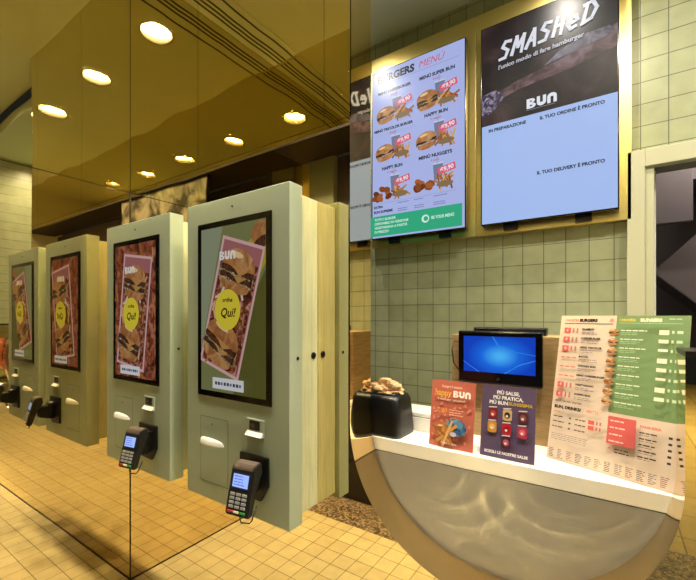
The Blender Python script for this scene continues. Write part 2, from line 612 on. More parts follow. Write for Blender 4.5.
# kitchen walls
WX0, WX1, WZ0, WZ1 = .165, .95, 1.0, 2.19     # serving window in the tiled wall
m = MB()
m.box((PX, TY, 0), (WX0, TY + .1, 3.35), M_tile)
m.box((WX1, TY, 0), (1.4, TY + .1, 3.35), M_tile)
m.box((WX0, TY, WZ1), (WX1, TY + .1, 3.35), M_tile)
m.box((WX0, TY, 0), (WX1, TY + .1, WZ0), M_tile)
struct(m, 'wall_back', 'sage green square tiled wall behind the order counter', 'wall')
struct(MB().box((1.3, WY + WT, 0), (1.4, TY, 3.35), M_tile), 'wall_kitchen_right', 'tiled end wall of the serving area', 'wall')
struct(MB().box((PX - .1, WY + WT, 0), (PX, TY + .1, 3.35), M_tile), 'wall_kitchen_left', 'tiled far end wall of the serving area', 'wall')
m = MB()
m.box((.062, TY - .05, 0), (WX0 - .035, TY, 2.27), M_beige, .003)
m.box((WX0 - .035, TY - .035, WZ0), (WX0, TY + .1, 2.27), M_beige, .003)
m.box((WX0 - .035, TY - .05, WZ1), (WX1 + .06, TY, 2.27), M_beige, .003)
m.box((WX1, TY - .05, WZ0), (WX1 + .06, TY + .1, WZ1), M_beige, .003)
w = struct(m, 'window_1', 'beige framed window opening in the tiled wall behind the menu board', 'window')
MB().box((WX0, TY + .05, WZ0), (WX0 + .012, TY + .08, WZ1), M_white).build('window_bead', w)
# the dark room beyond the opening
m = MB()
m.box((-.3, 3.3, 0), (1.6, 3.36, 3.0), M_plum)
m.box((-.3, TY + .1, 2.7), (1.6, 3.3, 2.76), M_plum)
m.box((-.36, TY + .1, 0), (-.3, 3.36, 3.0), M_plum)
m.box((1.6, TY + .1, 0), (1.66, 3.36, 3.0), M_plum)
struct(m, 'wall_beyond', 'plum grey back room seen through the window opening', 'wall')
hood = thing('extractor_hood', 'dark angular extractor hood in the room beyond the window', 'hood', (.5, 2.95, 1.5))
MB().prism([(-.31, .245), (.15, .72), (.5, .72), (.5, -.2), (.15, -.2)], -.2, .2, M_plum2, 'XZ', .004).build('canopy', hood)
MB().box((-.31, -.26, .50), (-.145, -.2, 1.1), M_plum3, .002).build('filter_panel', hood)
MB().box((-.14, -.20, .73), (.5, .2, 1.1), M_plum2, .002).build('duct', hood)

bl = bpy.data.lights.new('back_room_fill', 'AREA'); bl.size = .5; bl.energy = 32; bl.color = (1, .93, .9)  # added fill light without a fixture, out of view, to brighten the back room
bo = bpy.data.objects.new('back_room_fill', bl); COL.objects.link(bo); bo.location = (.6, 2.62, 2.66)

# lit pavement outside the shop front
M_pave = tiles('pavement_slabs', '#b7a26e', '#a8945f', '#6e6040', .4, (0, 1), (0, 0), .006, .6)
struct(MB().box((-5, -9, -.06), (6, SF - .6, -.002), M_pave), 'floor_outside', 'stone pavement outside the shop front', 'pavement')
bl = bpy.data.lights.new('street_lamp_light', 'AREA'); bl.size = .6; bl.energy = 260; bl.color = (1, .82, .5); bl.spread = math.radians(110)
bo = bpy.data.objects.new('street_lamp_light', bl); COL.objects.link(bo); bo.location = (.9, -4.2, 4.2)

# shop front behind the camera
M_glass, nt, bs = new_mat('shopfront_glass')
bs.inputs['Base Color'].default_value = (.8, .85, .8, 1); bs.inputs['Roughness'].default_value = .01
bs.inputs['Transmission Weight'].default_value = 1; bs.inputs['IOR'].default_value = 1.5
struct(MB().box((PX, SF + .001, 2.86), (RX, 0.0, ZC), M_mirror_up).box((PX, SF, 2.84), (RX, .002, 2.86), M_seam),
       'trim_3', 'bronze mirror fascia above the shop front', 'fascia')
m = MB()
m.box((PX, SF - .03, 0), (-2.17, SF, 2.84), M_brushed)
m.box((-1.91, SF - .06, 2.2), (RX, SF, 2.3), M_door)
m.box((-1.91, SF - .06, 2.3), (RX, SF - .04, 2.84), M_plum2)
m.box((.7, SF - .1, 0), (RX, SF, 2.2), M_door)
struct(m, 'wall_shopfront', 'shop front wall with dark transom', 'wall')
struct(MB().box((-2.17, SF - .1, 0), (-1.91, SF + .02, 2.84), M_col, .004), 'trim_4', 'grey green column beside the dark entrance door, seen in the mirror', 'column')
m = MB().box((-1.90, SF - .05, .01), (-.2, SF - .01, 2.2), M_door, .003)
d = struct(m, 'door_1', 'dark entrance door seen at the end of the mirror wall', 'door')
MB().tube([(-1.5, SF + .0, .9), (-1.5, SF + .045, .92), (-1.5, SF + .045, 1.28), (-1.5, SF + .0, 1.3)], .012, M_brushed).build('door_handle', d)
struct(MB().box((-.2, SF - .05, .01), (.7, SF - .035, 2.2), M_glass), 'window_2', 'clear glass shop front pane beside the entrance door', 'window')
struct(MB().box((RX, SF - .1, 0), (RX + .1, WY + WT, ZC), M_pale), 'wall_right', 'pale plaster wall at the far end of the hall', 'wall')

m_, nt, bs = new_mat('black_white_mural')
tc = nt.nodes.new('ShaderNodeTexCoord'); nz = nt.nodes.new('ShaderNodeTexNoise'); cr = nt.nodes.new('ShaderNodeValToRGB')
nz.inputs['Scale'].default_value = 4.5; nz.inputs['Detail'].default_value = 6; nz.inputs['Distortion'].default_value = .8
cr.color_ramp.elements[0].position = .42; cr.color_ramp.elements[0].color = srgb('#0e0d0c')
cr.color_ramp.elements[1].position = .62; cr.color_ramp.elements[1].color = srgb('#9a988e')
nt.links.new(tc.outputs['Object'], nz.inputs['Vector']); nt.links.new(nz.outputs['Fac'], cr.inputs[0]); nt.links.new(cr.outputs[0], bs.inputs['Base Color'])
mu = thing('mural_picture', 'black and white mural above the entrance door, reflected over the kiosks', 'mural', (-.56, -.03, 2.84))
MB().box((-.8, -.025, -.5), (.8, .0, 0), M_door, .003).build('backing_board', mu)
MB().box((-.79, .0, -.49), (.79, .004, -.01), m_).build('printed_sheet', mu)

# ------------------------------------------------------------------ kiosks
KW, KY, KB = .568, .955, 1.02
KZ0, KZ1 = .784, 1.948
def kiosk_art(kind):
    A = Art('kiosk', -.0042)
    W, H = .362, .63
    x0, z0 = -W / 2, -H / 2
    def clip(pts):            # keep a polygon inside the display
        import itertools
        def cut(P, f, g):
            out = []
            for i in range(len(P)):
                a_, b_ = P[i - 1], P[i]
                fa, fb = f(a_), f(b_)
                if (fa >= 0) != (fb >= 0):
                    t = fa / (fa - fb); out.append((a_[0] + t * (b_[0] - a_[0]), a_[1] + t * (b_[1] - a_[1])))
                if fb >= 0: out.append(b_)
            return out
        for f in (lambda p: p[0] - x0, lambda p: W / 2 - p[0], lambda p: p[1] - z0, lambda p: H / 2 - p[1]):
            pts = cut(pts, f, None) if pts else pts
        return pts
    orig = A.poly
    def poly(pts, col):
        q = clip(list(pts))
        return orig(q, col) if len(q) >= 3 else A
    A.poly = poly
    if kind == 'green':
        A.rect(x0, z0, -x0, -z0, '#7d8150')
        A.poly([(x0, -.16), (-.05, H / 2), (x0, H / 2)], '#949b7c')
        A.poly([(.01, z0), (-x0, z0), (-x0, .14), (.10, .02)], '#5c5c26')
        A.poly([(.09, .24), (W / 2, .30), (W / 2, .16), (.15, .12)], '#b5a33a')
        A.ell(.155, .27, .05, .04, food('bun', '#9a6034', '#b67c48', '#cc9c68', 16, 'kiosk'), .3)
        A.ell(.165, .235, .045, .02, food('patty', '#24120e', '#4a2718', '#6d4028', 90, 'kiosk'), .3)
        th = -.29; cx, cz, bw, bh = -.004, .008, .235, .50
    else:
        A.rect(x0, z0, -x0, -z0, food('fries_bed', '#3a150c', '#8a4226', '#b8785a', 22, 'kiosk'))
        A.fries(0, 0, W, H, 26, 3)
        th = -.14; cx, cz, bw, bh = .005, -.005, .25, .53
    c, s = math.cos(th), math.sin(th)
    def R(u, v):
        return (cx + u * c - v * s, cz + u * s + v * c)
    def quad(u0, v0, u1, v1, col):
        A.poly([R(u0, v0), R(u1, v0), R(u1, v1), R(u0, v1)], col)
    quad(-bw / 2, -bh / 2, bw / 2, bh / 2, '#e0b3b0')
    quad(-bw / 2 + .012, -bh / 2 + .012, bw / 2 - .01, bh / 2 - .012, '#a8696a')
    quad(-bw / 2 + .014, -bh / 2 + .014, bw / 2 - .014, bh / 2 - .075, food('box_fill', '#35130c', '#7c3f28', '#d2a088', 30, 'kiosk'))
    r = random.Random(5)
    for i in range(34):
        u, v = r.uniform(-bw / 2 + .03, bw / 2 - .03), r.uniform(-bh / 2 + .03, bh / 2 - .1)
        p = R(u, v); L = r.uniform(.03, .07); t = r.uniform(.008, .012)
        A.rect(p[0] - t / 2, p[1] - L / 2, p[0] + t / 2, p[1] + L / 2, ['#b57440', '#8e4a24', '#d9ae84', '#6e2c18', '#e4cdb8'][i % 5], r.uniform(-1.3, .8))
    p = R(.008, .138); A.burger(p[0], p[1], .185, th - .05, True)
    p = R(-.004, -.142); A.burger(p[0], p[1], .195, th - .2, True)
    p = R(.0, -.01)
    A.ell(p[0], p[1], .072, .076, '#e8d43c', th * .4)
    A.text('ordina', p[0], p[1] + .036, .022, '#1e1a08', 'CENTER', .0006, .25)
    A.text('Qui!', p[0] + .002, p[1] - .012, .046, '#1e1a08', 'CENTER', .001, .25)
    A.logo_hole = '#6b4038'
    A.logo(-.05, .2 if kind == 'green' else .19, .032, '#f6efe8')
    A.rect(-.09, z0 + .016, .085, z0 + .058, '#e6e6ea')
    for i in range(9):
        if i % 3 == 2:
            A.ell(-.07 + i * .0172, z0 + .037, .006, .006, '#4a6ab0', n=10)
        else:
            A.rect(-.075 + i * .0172, z0 + .031, -.063 + i * .0172, z0 + .043, '#30343c')
    return A

def make_kiosk(name, label, x0, kind):
    t = thing(name, label, 'kiosk', (x0 + KW / 2, KY, KZ0), group='self-order kiosks on the bronze mirror wall')
    H = KZ1 - KZ0; D = KB - KY
    MB().box((-KW / 2, 0, 0), (KW / 2, D, H), M_sage, .0025).build('front_cabinet', t)
    MB().box((-KW / 2 + .02, D, .02), (KW / 2 - .02, WY - KY - .001, H - .022), M_sagebox, .002).build('mounting_box', t, label='pale wood grained mounting box')
    bz = MB().box((-.207, -.004, -.339), (.207, .002, .339), M_bezel, .003).build('screen', t)
    bz.location = (-.003, 0, .741)
    A = kiosk_art(kind)
    A.build('display', bz)
    MB().cyl((0, -.001, 0), .004, .003, M_black, 'Y', 16).build('camera_lens', t).location = (-.003, 0, 1.125)
    hx0, hx1, hz0, hz1 = -.195, -.027, .065, .321
    m = MB()
    w_ = .0018
    for a_, b_ in (((hx0, hz0), (hx1, hz0 + w_)), ((hx0, hz1 - w_), (hx1, hz1)), ((hx0, hz0), (hx0 + w_, hz1)), ((hx1 - w_, hz0), (hx1, hz1))):
        m.box((a_[0], -.0004, a_[1]), (b_[0], .001, b_[1]), M_groove)
    m.box((hx0 + w_, -.0006, hz0 + w_), (hx1 - w_, .001, hz1 - w_), M_sage)
    h = m.build('service_hatch', t)
    # white half-shell lip under the receipt slot
    m = MB()
    b = bmesh.new(); nU, nV = 20, 8; g_ = []
    for i in range(nU + 1):
        a_ = PI * i / nU; row = []
        for j in range(nV + 1):
            q = PI / 2 * j / nV
            row.append(b.verts.new((.068 * math.cos(a_), -.030 * math.sin(a_) * math.cos(q * .6) - .0006, .030 * math.sin(a_) ** .6 * math.sin(q) - .004)))
        g_.append(row)
    for i in range(nU):
        for j in range(nV):
            f = b.faces.new([g_[i][j], g_[i + 1][j], g_[i + 1][j + 1], g_[i][j + 1]]); f.smooth = True
    m.take(b, M_white)
    lip = m.build('receipt_lip', h, label='white receipt lip'); lip.location = (-.118, 0, .222)
    so = lip.modifiers.new('s', 'SOLIDIFY'); so.thickness = .003
    MB().cyl((-.118, -.001, .295), .0055, .003, M_key, 'Y', 16).box((-.119, -.003, .291), (-.117, -.001, .299), M_black).build('keyhole', h)
    # scanner window
    m = MB()
    m.box((.078, -.003, .287), (.166, .001, .351), M_sage, .002)
    sc = m.build('barcode_scanner', t)
    MB().box((.094, -.0045, .312), (.146, -.002, .345), M_black, .002).box((.101, -.0052, .318), (.121, -.004, .334), M_lid).build('scanner_window', sc)
    MB().prism([(-.003, .291), (-.016, .293), (-.003, .307)], .082, .162, M_white, 'YZ').build('scanner_ledge', sc)
    MB().cyl((KW / 2, .04, .572), .006, .004, M_black, 'X', 16).build('lock', t)
    MB().cyl((KW / 2 - .019, .147, .572), .012, .006, M_black, 'X', 20).build('lock', t)
    return t

K1X, K2X = -1.449, -2.144
make_kiosk('self_order_kiosk', 'large sage self-order kiosk near the opening, green screen with pink burger box', K1X, 'green')
make_kiosk('self_order_kiosk', 'sage self-order kiosk beside the mirror corner, screen full of fries around a burger box', K2X, 'fries')

# card terminals on their plates
def make_terminal(label):
    ox, oy, oz = -1.043, KY, .93
    t = thing('card_terminal', label, 'card terminal', (ox, oy, oz), group='card terminals on the kiosks')
    L = lambda x, y, z: (x - ox, y - oy, z - oz)
    # plate with a chamfered lower corner
    MB().prism([(-.071, -.07), (-.071, .08), (.071, .08), (.071, -.02), (.035, -.075)], -.012, -.001, M_black, 'XZ', .0015).build('mount_plate', t)
    # body: side profile (y,z) extruded along x
    x0, x1 = -1.038 - ox, -.947 - ox
    prof = [(.852, 1.002), (.818, .868), (.824, .860), (.842, .860), (.868, .935), (.897, .985), (.892, 1.012), (.884, 1.017), (.860, 1.012)]
    prof = [(y - oy, z - oz) for y, z in prof]
    MB().prism(prof, x0, x1, M_dark, 'YZ', .003).build('body', t)
    lid = [(.8535, 1.006), (.850, .994), (.8555, .9925), (.8805, 1.0), (.893, 1.0), (.896, 1.012), (.885, 1.0195), (.860, 1.0145)]
    MB().prism([(y - oy, z - oz) for y, z in lid], x0 + .004, x1 - .004, M_lid, 'YZ', .002).build('paper_lid', t, label='brown grey paper lid')
    # bracket arm
    m = MB().prism([(y - oy, z - oz) for y, z in ((.868, .962), (.955, .975), (.955, .90), (.93, .885), (.866, .905))], -.018, .030, M_black, 'YZ', .003)
    m.cyl(L(-1.037, .935, .957), .028, .06, M_black, 'X', 24)
    m.build('bracket', t)
    # face frame: origin at face centre, x right, z up the face
    top, bot = Vector((0, .852, 1.002)), Vector((0, .818, .868))
    up = (top - bot).normalized(); ctr = (top + bot) / 2; n = Vector((1, 0, 0)).cross(up) * 1
    ang = math.atan2(up.y, up.z)
    F = bpy.data.objects.new('front_face', None)
    def place(o):
        o.location = ((x0 + x1) / 2, ctr.y - oy, ctr.z - oz); o.rotation_euler = (-ang, 0, 0)
    A = Art('small', -.0015)
    A.rect(-.037, .008, .037, .058, '#20222a')
    A.rect(-.031, .013, .031, .053, '#8fa8ee')
    A.lines(-.026, .046, .05, 4, .0085, .003, '#4a5fae', 2)
    place(A.build('display', t))
    m = MB()
    for r_ in range(4):
        for c_ in range(3):
            cx, cz = -.024 + c_ * .024, -.008 - r_ * .0125
            col = M_key
            m.box((cx - .009, -.004, cz - .0042), (cx + .009, .0, cz + .0042), col, .0012)
    place(m.build('keypad', t))
    m = MB()
    for c_, col in enumerate((ink('#b5332b', 'print'), ink('#d8cfae', 'print'), ink('#2f8a3c', 'print'))):
        cx = -.025 + c_ * .025
        m.box((cx - .0105, -.004, -.0635), (cx + .0105, 0, -.0565), col, .0012)
    place(m.build('function_keys', t))
    pts = [L(-.995, .845, .872), L(-.993, .838, .846), L(-.985, .835, .838), L(-.958, .842, .838), L(-.952, .846, .845), L(-.950, .868, .885)]
    MB().tube(pts, .0022, M_black).build('cable_loop', t)
    return t
t1 = make_terminal('black card terminal with lit screen on the kiosk nearest the counter')
t1_turn = math.radians(9)
for ch in t1.children:
    if ch.name.split('.')[0] not in ('mount_plate', 'bracket'):
        p = Vector((.0505, -.09, 0)); Rz = Matrix.Rotation(t1_turn, 4, 'Z')
        ch.matrix_basis = Matrix.Translation(p) @ Rz @ Matrix.Translation(-p) @ ch.matrix_basis
t2 = copy_tree(t1)
t2.location.x += K2X - K1X
t2['label'] = 'black card terminal with lit screen on the kiosk beside the mirror corner'

# ------------------------------------------------------------------ counter and what stands on it
CY0, CY1, CTOP = WY + WT + .002, 1.79, 1.045
ct = thing('order_counter', 'white topped order counter behind the round bottomed brass opening', 'counter', (-.1, 1.5, 0))
MB().box((-1.1, CY0 - 1.5, 0), (1.35, CY1 - 1.5, .994), M_count).build('counter_front', ct, label='pale grey counter front')
MB().box((-1.1, CY0 - 1.5, .997), (1.35, CY1 - 1.5, CTOP), M_top, .002).build('worktop', ct, label='white worktop')
MB().box((-1.1, CY0 - 1.5 + .003, .990), (1.35, CY1 - 1.5 - .003, .999), M_groove).build('shadow_gap', ct)

# napkin dispenser and napkins
nd = thing('napkin_dispenser', 'black rounded napkin dispenser at the end of the counter', 'dispenser', (-.75, 1.355, CTOP))
def rrect(hx, hy, r, n=6):
    out = []
    for sx, sy, a0 in ((1, 1, 0), (-1, 1, PI / 2), (-1, -1, PI), (1, -1, 1.5 * PI)):
        for i in range(n + 1):
            a_ = a0 + PI / 2 * i / n
            out.append((sx * (hx - r) + r * math.cos(a_), sy * (hy - r) + r * math.sin(a_)))
    return out
def loft(levels, m, cap=True):
    b = bmesh.new(); rings = [[b.verts.new((x, y, z)) for x, y in ring] for ring, z in levels]
    n = len(rings[0])
    for i in range(len(rings) - 1):
        for k in range(n):
            f = b.faces.new([rings[i][k], rings[i][(k + 1) % n], rings[i + 1][(k + 1) % n], rings[i + 1][k]]); f.smooth = True
    if cap:
        b.faces.new(rings[0][::-1]); b.faces.new(rings[-1])
    mb = MB(); mb.take(b, m); return mb
loft([(rrect(.105, .076, .03), 0), (rrect(.107, .078, .03), .012), (rrect(.104, .075, .03), .07), (rrect(.097, .068, .028), .135), (rrect(.090, .060, .026), .150), (rrect(.080, .05, .02), .152)], M_black).build('dispenser_body', nd)
loft([(rrect(.078, .048, .02), .1515), (rrect(.078, .048, .02), .157), (rrect(.062, .034, .014), .157), (rrect(.062, .034, .014), .150)], M_dark).build('rim', nd)
# crumpled napkins poking out
def crumple(name, label, loc, sx, sy, sz, seed, rz):
    b = bmesh.new()
    bmesh.ops.create_icosphere(b, subdivisions=4, radius=1)
    r = random.Random(seed)
    dirs = [Vector((r.uniform(-1, 1), r.uniform(-1, 1), r.uniform(-1, 1))).normalized() for _ in range(16)]
    for v in b.verts:
        k = 1
        for d in dirs:
            q = v.co.normalized().dot(d)
            k += .10 * max(0, q - .55) - .16 * math.exp(-(q - .2) ** 2 / .008)
        v.co = Vector((v.co.x * k * sx, v.co.y * k * sy, max(v.co.z, -.15) * k * sz))
    for f in b.faces: f.smooth = False
    mb = MB(); mb.take(b, M_kraft)
    o = mb.build(name); o.location = loc; o.rotation_euler = (0, 0, rz)
    o['label'] = label; o['category'] = 'napkin'
    return o
crumple('paper_napkins', 'crumpled brown paper napkins on top of the black dispenser', (-.745, 1.355, CTOP + .162), .078, .042, .046, 4, .1)

# low white box behind the dispenser
wb = thing('white_drawer_box', 'low white box on the counter between the dispenser and orange leaflet', 'box', (-.62, 1.49, CTOP))
MB().box((-.1, -.065, 0), (.095, .065, .055), M_top, .003).build('box_body', wb)
MB().box((-.1, -.065, .057), (.095, .065, .074), M_top, .003).build('box_lid', wb)
MB().box((-.098, -.062, .054), (.093, .062, .058), M_groove).build('lid_gap', wb)

# plywood stand, monitor, customer bar
ps = thing('plywood_stand', 'pale plywood box standing behind the blue monitor', 'stand', (-.335, 1.60, CTOP))
MB().box((-.187, -.095, 0), (.187, -.083, .382), M_ply, .001).build('front_board', ps)
MB().box((-.187, -.083, 0), (-.175, .095, .382), M_ply, .001).build('side_board', ps)
MB().box((.175, -.083, 0), (.187, .095, .382), M_ply, .001).build('side_board', ps)
MB().box((-.175, -.083, .370), (.175, .095, .382), M_ply, .001).build('top_board', ps)
mo = thing('pos_monitor', 'black point of sale monitor with bright blue screen in front of the plywood box', 'monitor', (-.339, 1.479, 1.347))
MB().box((-.146, -.012, -.0975), (.146, .012, .0975), M_bezel, .006).build('bezel', mo)
A = Art('pos', -.0123)
sw, sh = .124, .066
z_ = .012
m_, nt, bs = new_mat('blue_desktop')
bs.inputs['Base Color'].default_value = (.004, .004, .005, 1); bs.inputs['Roughness'].default_value = .12
tc = nt.nodes.new('ShaderNodeTexCoord'); mp = nt.nodes.new('ShaderNodeMapping'); gr = nt.nodes.new('ShaderNodeTexGradient'); gr.gradient_type = 'SPHERICAL'
mp.inputs['Scale'].default_value = (8.5, 0, 13); mp.inputs['Location'].default_value = (-.05, 0, -.1)
cr = nt.nodes.new('ShaderNodeValToRGB')
cr.color_ramp.elements[0].color = srgb('#0b3fc0'); cr.color_ramp.elements[1].color = srgb('#49b4fa'); cr.color_ramp.elements[1].position = .9
e_ = cr.color_ramp.elements.new(.45); e_.color = srgb('#1469e0')
nt.links.new(tc.outputs['Object'], mp.inputs[0]); nt.links.new(mp.outputs[0], gr.inputs[0]); nt.links.new(gr.outputs[0], cr.inputs[0])
nt.links.new(cr.outputs[0], bs.inputs['Emission Color']); bs.inputs['Emission Strength'].default_value = .9
A.rect(-sw, z_ - sh, sw, z_ + sh, m_)
A.poly([(-.02, z_ + sh), (.0, z_ + .03), (.06, z_ + .012), (sw, z_ + .002), (sw, z_ + .004), (.06, z_ + .0145), (.004, z_ + .033), (-.016, z_ + sh)], '#2f86ea')
A.poly([(.02, z_ - sh), (.07, z_ - .035), (sw, z_ - .015), (sw, z_ - .013), (.07, z_ - .032), (.026, z_ - sh)], '#3f96f0')
A.poly([(-sw, z_ - .03), (-.07, z_ - sh), (-.064, z_ - sh), (-sw, z_ - .027)], '#2f86ea')
A.build('display', mo)
MB().box((-.02, .012, -.05), (.02, .0245, .03), M_black).build('back_mount', mo)
MB().cyl((0, -.0125, -.076), .006, .002, M_dark, 'Y', 20).build('power_button', mo)
MB().tube([(-.14, .005, .05), (-.165, .002, .055), (-.175, .002, .02), (-.168, .004, -.03), (-.145, .008, -.06)], .0025, M_black).build('cable', mo)
br = thing('customer_display_bar', 'slim black bar lying on top of the plywood box above the monitor', 'display bar', (-.320, 1.57, CTOP + .382))
MB().box((-.129, -.03, 0), (.129, .03, .030), M_black, .006).build('bar_body', br)
MB().box((-.11, -.0315, .008), (-.03, -.029, .024), M_bezel).build('bar_window', br)

# leaflets on easel backs
def leaflet(name, label, p0, p1, h, lean, thick=.004):
    p0, p1 = Vector(p0), Vector(p1); d = p1 - p0
    yaw = math.atan2(d.y, d.x)
    t = thing(name, label, 'leaflet' if h < .3 else 'menu board', ((p0.x + p1.x) / 2, (p0.y + p1.y) / 2, CTOP + .0012), (-lean, 0, yaw))
    t.rotation_mode = 'XYZ'
    return t, d.length

def easel(t, lean, hz, wid, D):
    """a strut hinged on the card's back that reaches the counter behind it"""
    c, sn = math.cos(lean), math.sin(lean)
    fy, fz = D * c, D * sn
    b = bmesh.new()
    q = [b.verts.new(p) for p in ((-wid * .6, .0045, hz), (wid * .6, .0045, hz), (wid, fy, fz + .002), (-wid, fy, fz + .002))]
    q2 = [b.verts.new(v.co + Vector((0, .003, 0))) for v in q]
    b.faces.new(q); b.faces.new(q2[::-1])
    for i in range(4):
        b.faces.new([q[i], q2[i], q2[(i + 1) % 4], q[(i + 1) % 4]])
    mb = MB(); mb.take(b, M_white)
    return mb.build('easel_strut', t)

t, w = leaflet('promo_leaflet', 'orange red leaflet with blue wrapped snack standing on the white counter', (-.536, 1.303), (-.379, 1.293), .228, .14)
h = .228
card = MB().box((-w / 2, 0, 0), (w / 2, .004, h), ink('#bd6653', 'print')).build('card', t)
A = Art('print', 0)
A.rect(-w / 2, 0, w / 2, h, '#bf6855')
r = random.Random(3)
for i in range(42):
    x, z = r.uniform(-w / 2 + .01, w / 2 - .01), r.uniform(.012, .15)
    A.ell(x, z, .004, .006, '#d88a75', r.uniform(0, 3), n=8)
A.text('Scopri il nuovo', 0, h - .020, .012, '#f2d9c4', 'CENTER', .0002)
A.text('happy', -.062, h - .043, .030, '#e8b04a', 'LEFT', .0008, sx=.85)
A.logo_hole = '#bf6855'
A.logo(.006, h - .043, .022, '#fbf3ea')
A.text('Il menù per i più piccoli', 0, h - .064, .0105, '#f2d9c4', 'CENTER', .0002)
A.text('7,90', -.034, .125, .022, '#e8a04a', 'CENTER', .0003, .2)
A.lines(-.005, .130, .06, 3, .008, .0022, '#f0c8a8', 4)
A.ell(.022, .074, .036, .028, food('wrap', '#27476e', '#3c6a96', '#7ea4bd', 60, 'print'), -.2)
A.ell(.030, .082, .018, .012, '#5d8cb0', .3)
A.burger(-.028, .062, .05, .1)
A.fries(-.01, .048, .05, .012, 9, 8)
A.ell(.014, .050, .012, .008, '#c9b7cf')
A.text('Chiedi in cassa', 0, .018, .0095, '#f2d9c4', 'CENTER', .0002)
A.build('printed_face', t)
easel(t, .14, .15, .018, .085)

t, w = leaflet('promo_leaflet', 'purple leaflet showing seven sauce pots standing on the white counter', (-.357, 1.299), (-.193, 1.293), .226, .14)
h = .228
MB().box((-w / 2, 0, 0), (w / 2, .004, h), ink('#594863', 'print')).build('card', t)
A = Art('print', 0)
A.rect(-w / 2, 0, w / 2, h, '#594863')
for i, s_ in enumerate(('PIÙ SALSE,', 'PIÙ PRATICA,')):
    A.text(s_, 0, h - .022 - i * .0165, .0155, '#f4f0ee', 'CENTER', .0005)
A.text('PIÙ BUN', -.058, h - .055, .0155, '#f4f0ee', 'LEFT', .0005)
A.text('BUNISSIMA', .002, h - .055, .0145, '#c8a33c', 'LEFT', .0005)
pots = [(-.045, .140, '#7c2030', '#b8453a'), (0, .140, '#c9a878', '#2a1a16'), (.047, .138, '#5a1e2c', '#7c5548'),
        (-.045, .098, '#c48a3c', '#e0b060'), (.0, .096, '#b01f2c', '#8e1420'), (.047, .094, '#a8324a', '#d06070'), (0, .056, '#4a1e34', '#b8586a')]
for x, z, c1, c2 in pots:
    A.rect(x - .014, z - .016, x + .014, z + .010, c1)
    A.ell(x, z + .010, .014, .006, c1)
    A.ell(x, z - .016, .014, .005, c1)
    A.ell(x, z - .003, .009, .010, c2)
    A.ell(x - .001, z - .006, .004, .004, '#e8d8cc')
    A.rect(x - .013, z + .0165, x + .012, z + .0195, '#e8e0e4', .08)
A.text('SCEGLI LE NOSTRE SALSE', 0, .018, .0115, '#f4f0ee', 'CENTER', .0004)
A.build('printed_face', t)
easel(t, .14, .15, .018, .085)

# big printed menu
t, w = leaflet('menu_board', 'large cream and green printed burger menu leaning on the counter', (-.173, 1.395), (.1435, 1.2824), .467, .229)
w, h = .336, .467
MB().box((-w / 2, 0, 0), (w / 2, .004, h), ink('#d2bca3', 'print')).build('card', t)
A = Art('print', 0)
A.EPS = .00012
A.rect(-w / 2, 0, w / 2, h, '#d9c2aa')
dv = -w / 2 + .1625
gz = h * .375
A.rect(dv, gz, w / 2, h, '#768f5a')
L0 = -w / 2
A.text('I NOSTRI', L0 + .014, h - .016, .010, '#d2604e', 'LEFT', .0004)
A.text('BURGERS', L0 + .058, h - .016, .0125, '#2a2320', 'LEFT', .0009)
A.ell(L0 + .15, h - .015, .006, .006, '#d98a78', n=14)
A.rect(L0 + .012, h - .0275, dv - .008, h - .0255, '#4a3a34')
names = ['CLASSICO', 'CHEESEBURGER', 'MENÙ TRICOLOR', 'BACON', 'CHICKEN BUN', 'MENÙ CHEESEBURGER', 'VEGETARIANO', 'DOPPIO BUN']
for i, nme in enumerate(names):
    z = h - .050 - i * .030
    if i in (3, 4, 5):
        for k in range(3):
            A.rect(L0 + .014 + k * .017, z - .002, L0 + .027 + k * .017, z + .002, '#cf7060')
    else:
        A.rect(L0 + .014, z - .009, L0 + .034, z + .009, '#d65a54')
        A.text('€', L0 + .024, z, .011, '#f4d4c4', 'CENTER', .0003)
        for k in range(2):
            A.rect(L0 + .040 + k * .012, z - .008, L0 + .045 + k * .012, z + .008, '#b8766a')
    A.text(nme, L0 + .068, z + .005, .0078, '#2a2320', 'LEFT', .0005)
    A.lines(L0 + .068, z - .004, .055, 2, .0055, .0018, '#7a6a72', i)
    A.burger(dv - .004, z - .001, .026, .06 * (-1) ** i)
A.text('tutti i nostri burger', L0 + .014, gz + .010, .010, '#5a5048', 'LEFT', .0002, .3)
A.text('BUN, DRINKS/', L0 + .014, gz - .010, .0125, '#2a2320', 'LEFT', .0008)
A.text('FRITTI', L0 + .108, gz - .010, .0115, '#dd6a44', 'LEFT', .0003, .2)
A.rect(L0 + .014, gz - .026, L0 + .034, gz - .023, '#d69a4a')
for i in range(3):
    z = gz - .040 - i * .016
    A.lines(L0 + .014, z, .035, 1, .01, .003, '#2a2320', 20 + i, .1)
    A.rect(L0 + .062, z - .0025, L0 + .068, z + .0025, '#4a3a34')
    A.lines(L0 + .080, z, .030, 1, .01, .003, '#2a2320', 30 + i, .1)
    if i < 2:
        A.rect(L0 + .117, z - .006, L0 + .133, z + .006, '#d65a54')
        A.rect(L0 + .138, z - .005, L0 + .143, z + .005, '#b8766a'); A.rect(L0 + .147, z - .005, L0 + .152, z + .005, '#b8766a')
A.lines(L0 + .014, gz - .094, .12, 4, .0055, .0016, '#8a7a74', 41, .2)
A.rect(dv + .006, gz - .088, dv + .075, gz - .010, '#cd5a54')
for i in range(4):
    A.lines(dv + .012, gz - .022 - i * .019, .045, 1, .01, .0035, '#f0c8b8', 50 + i, .3)
A.text('+', dv + .012, gz - .100, .012, '#d65a54', 'LEFT', .0006)
A.lines(dv + .028, gz - .100, .04, 2, .008, .003, '#2a2320', 57, .1)
A.text('PANINERIA', dv + .084, gz - .024, .0095, '#d0604c', 'LEFT', .0003)
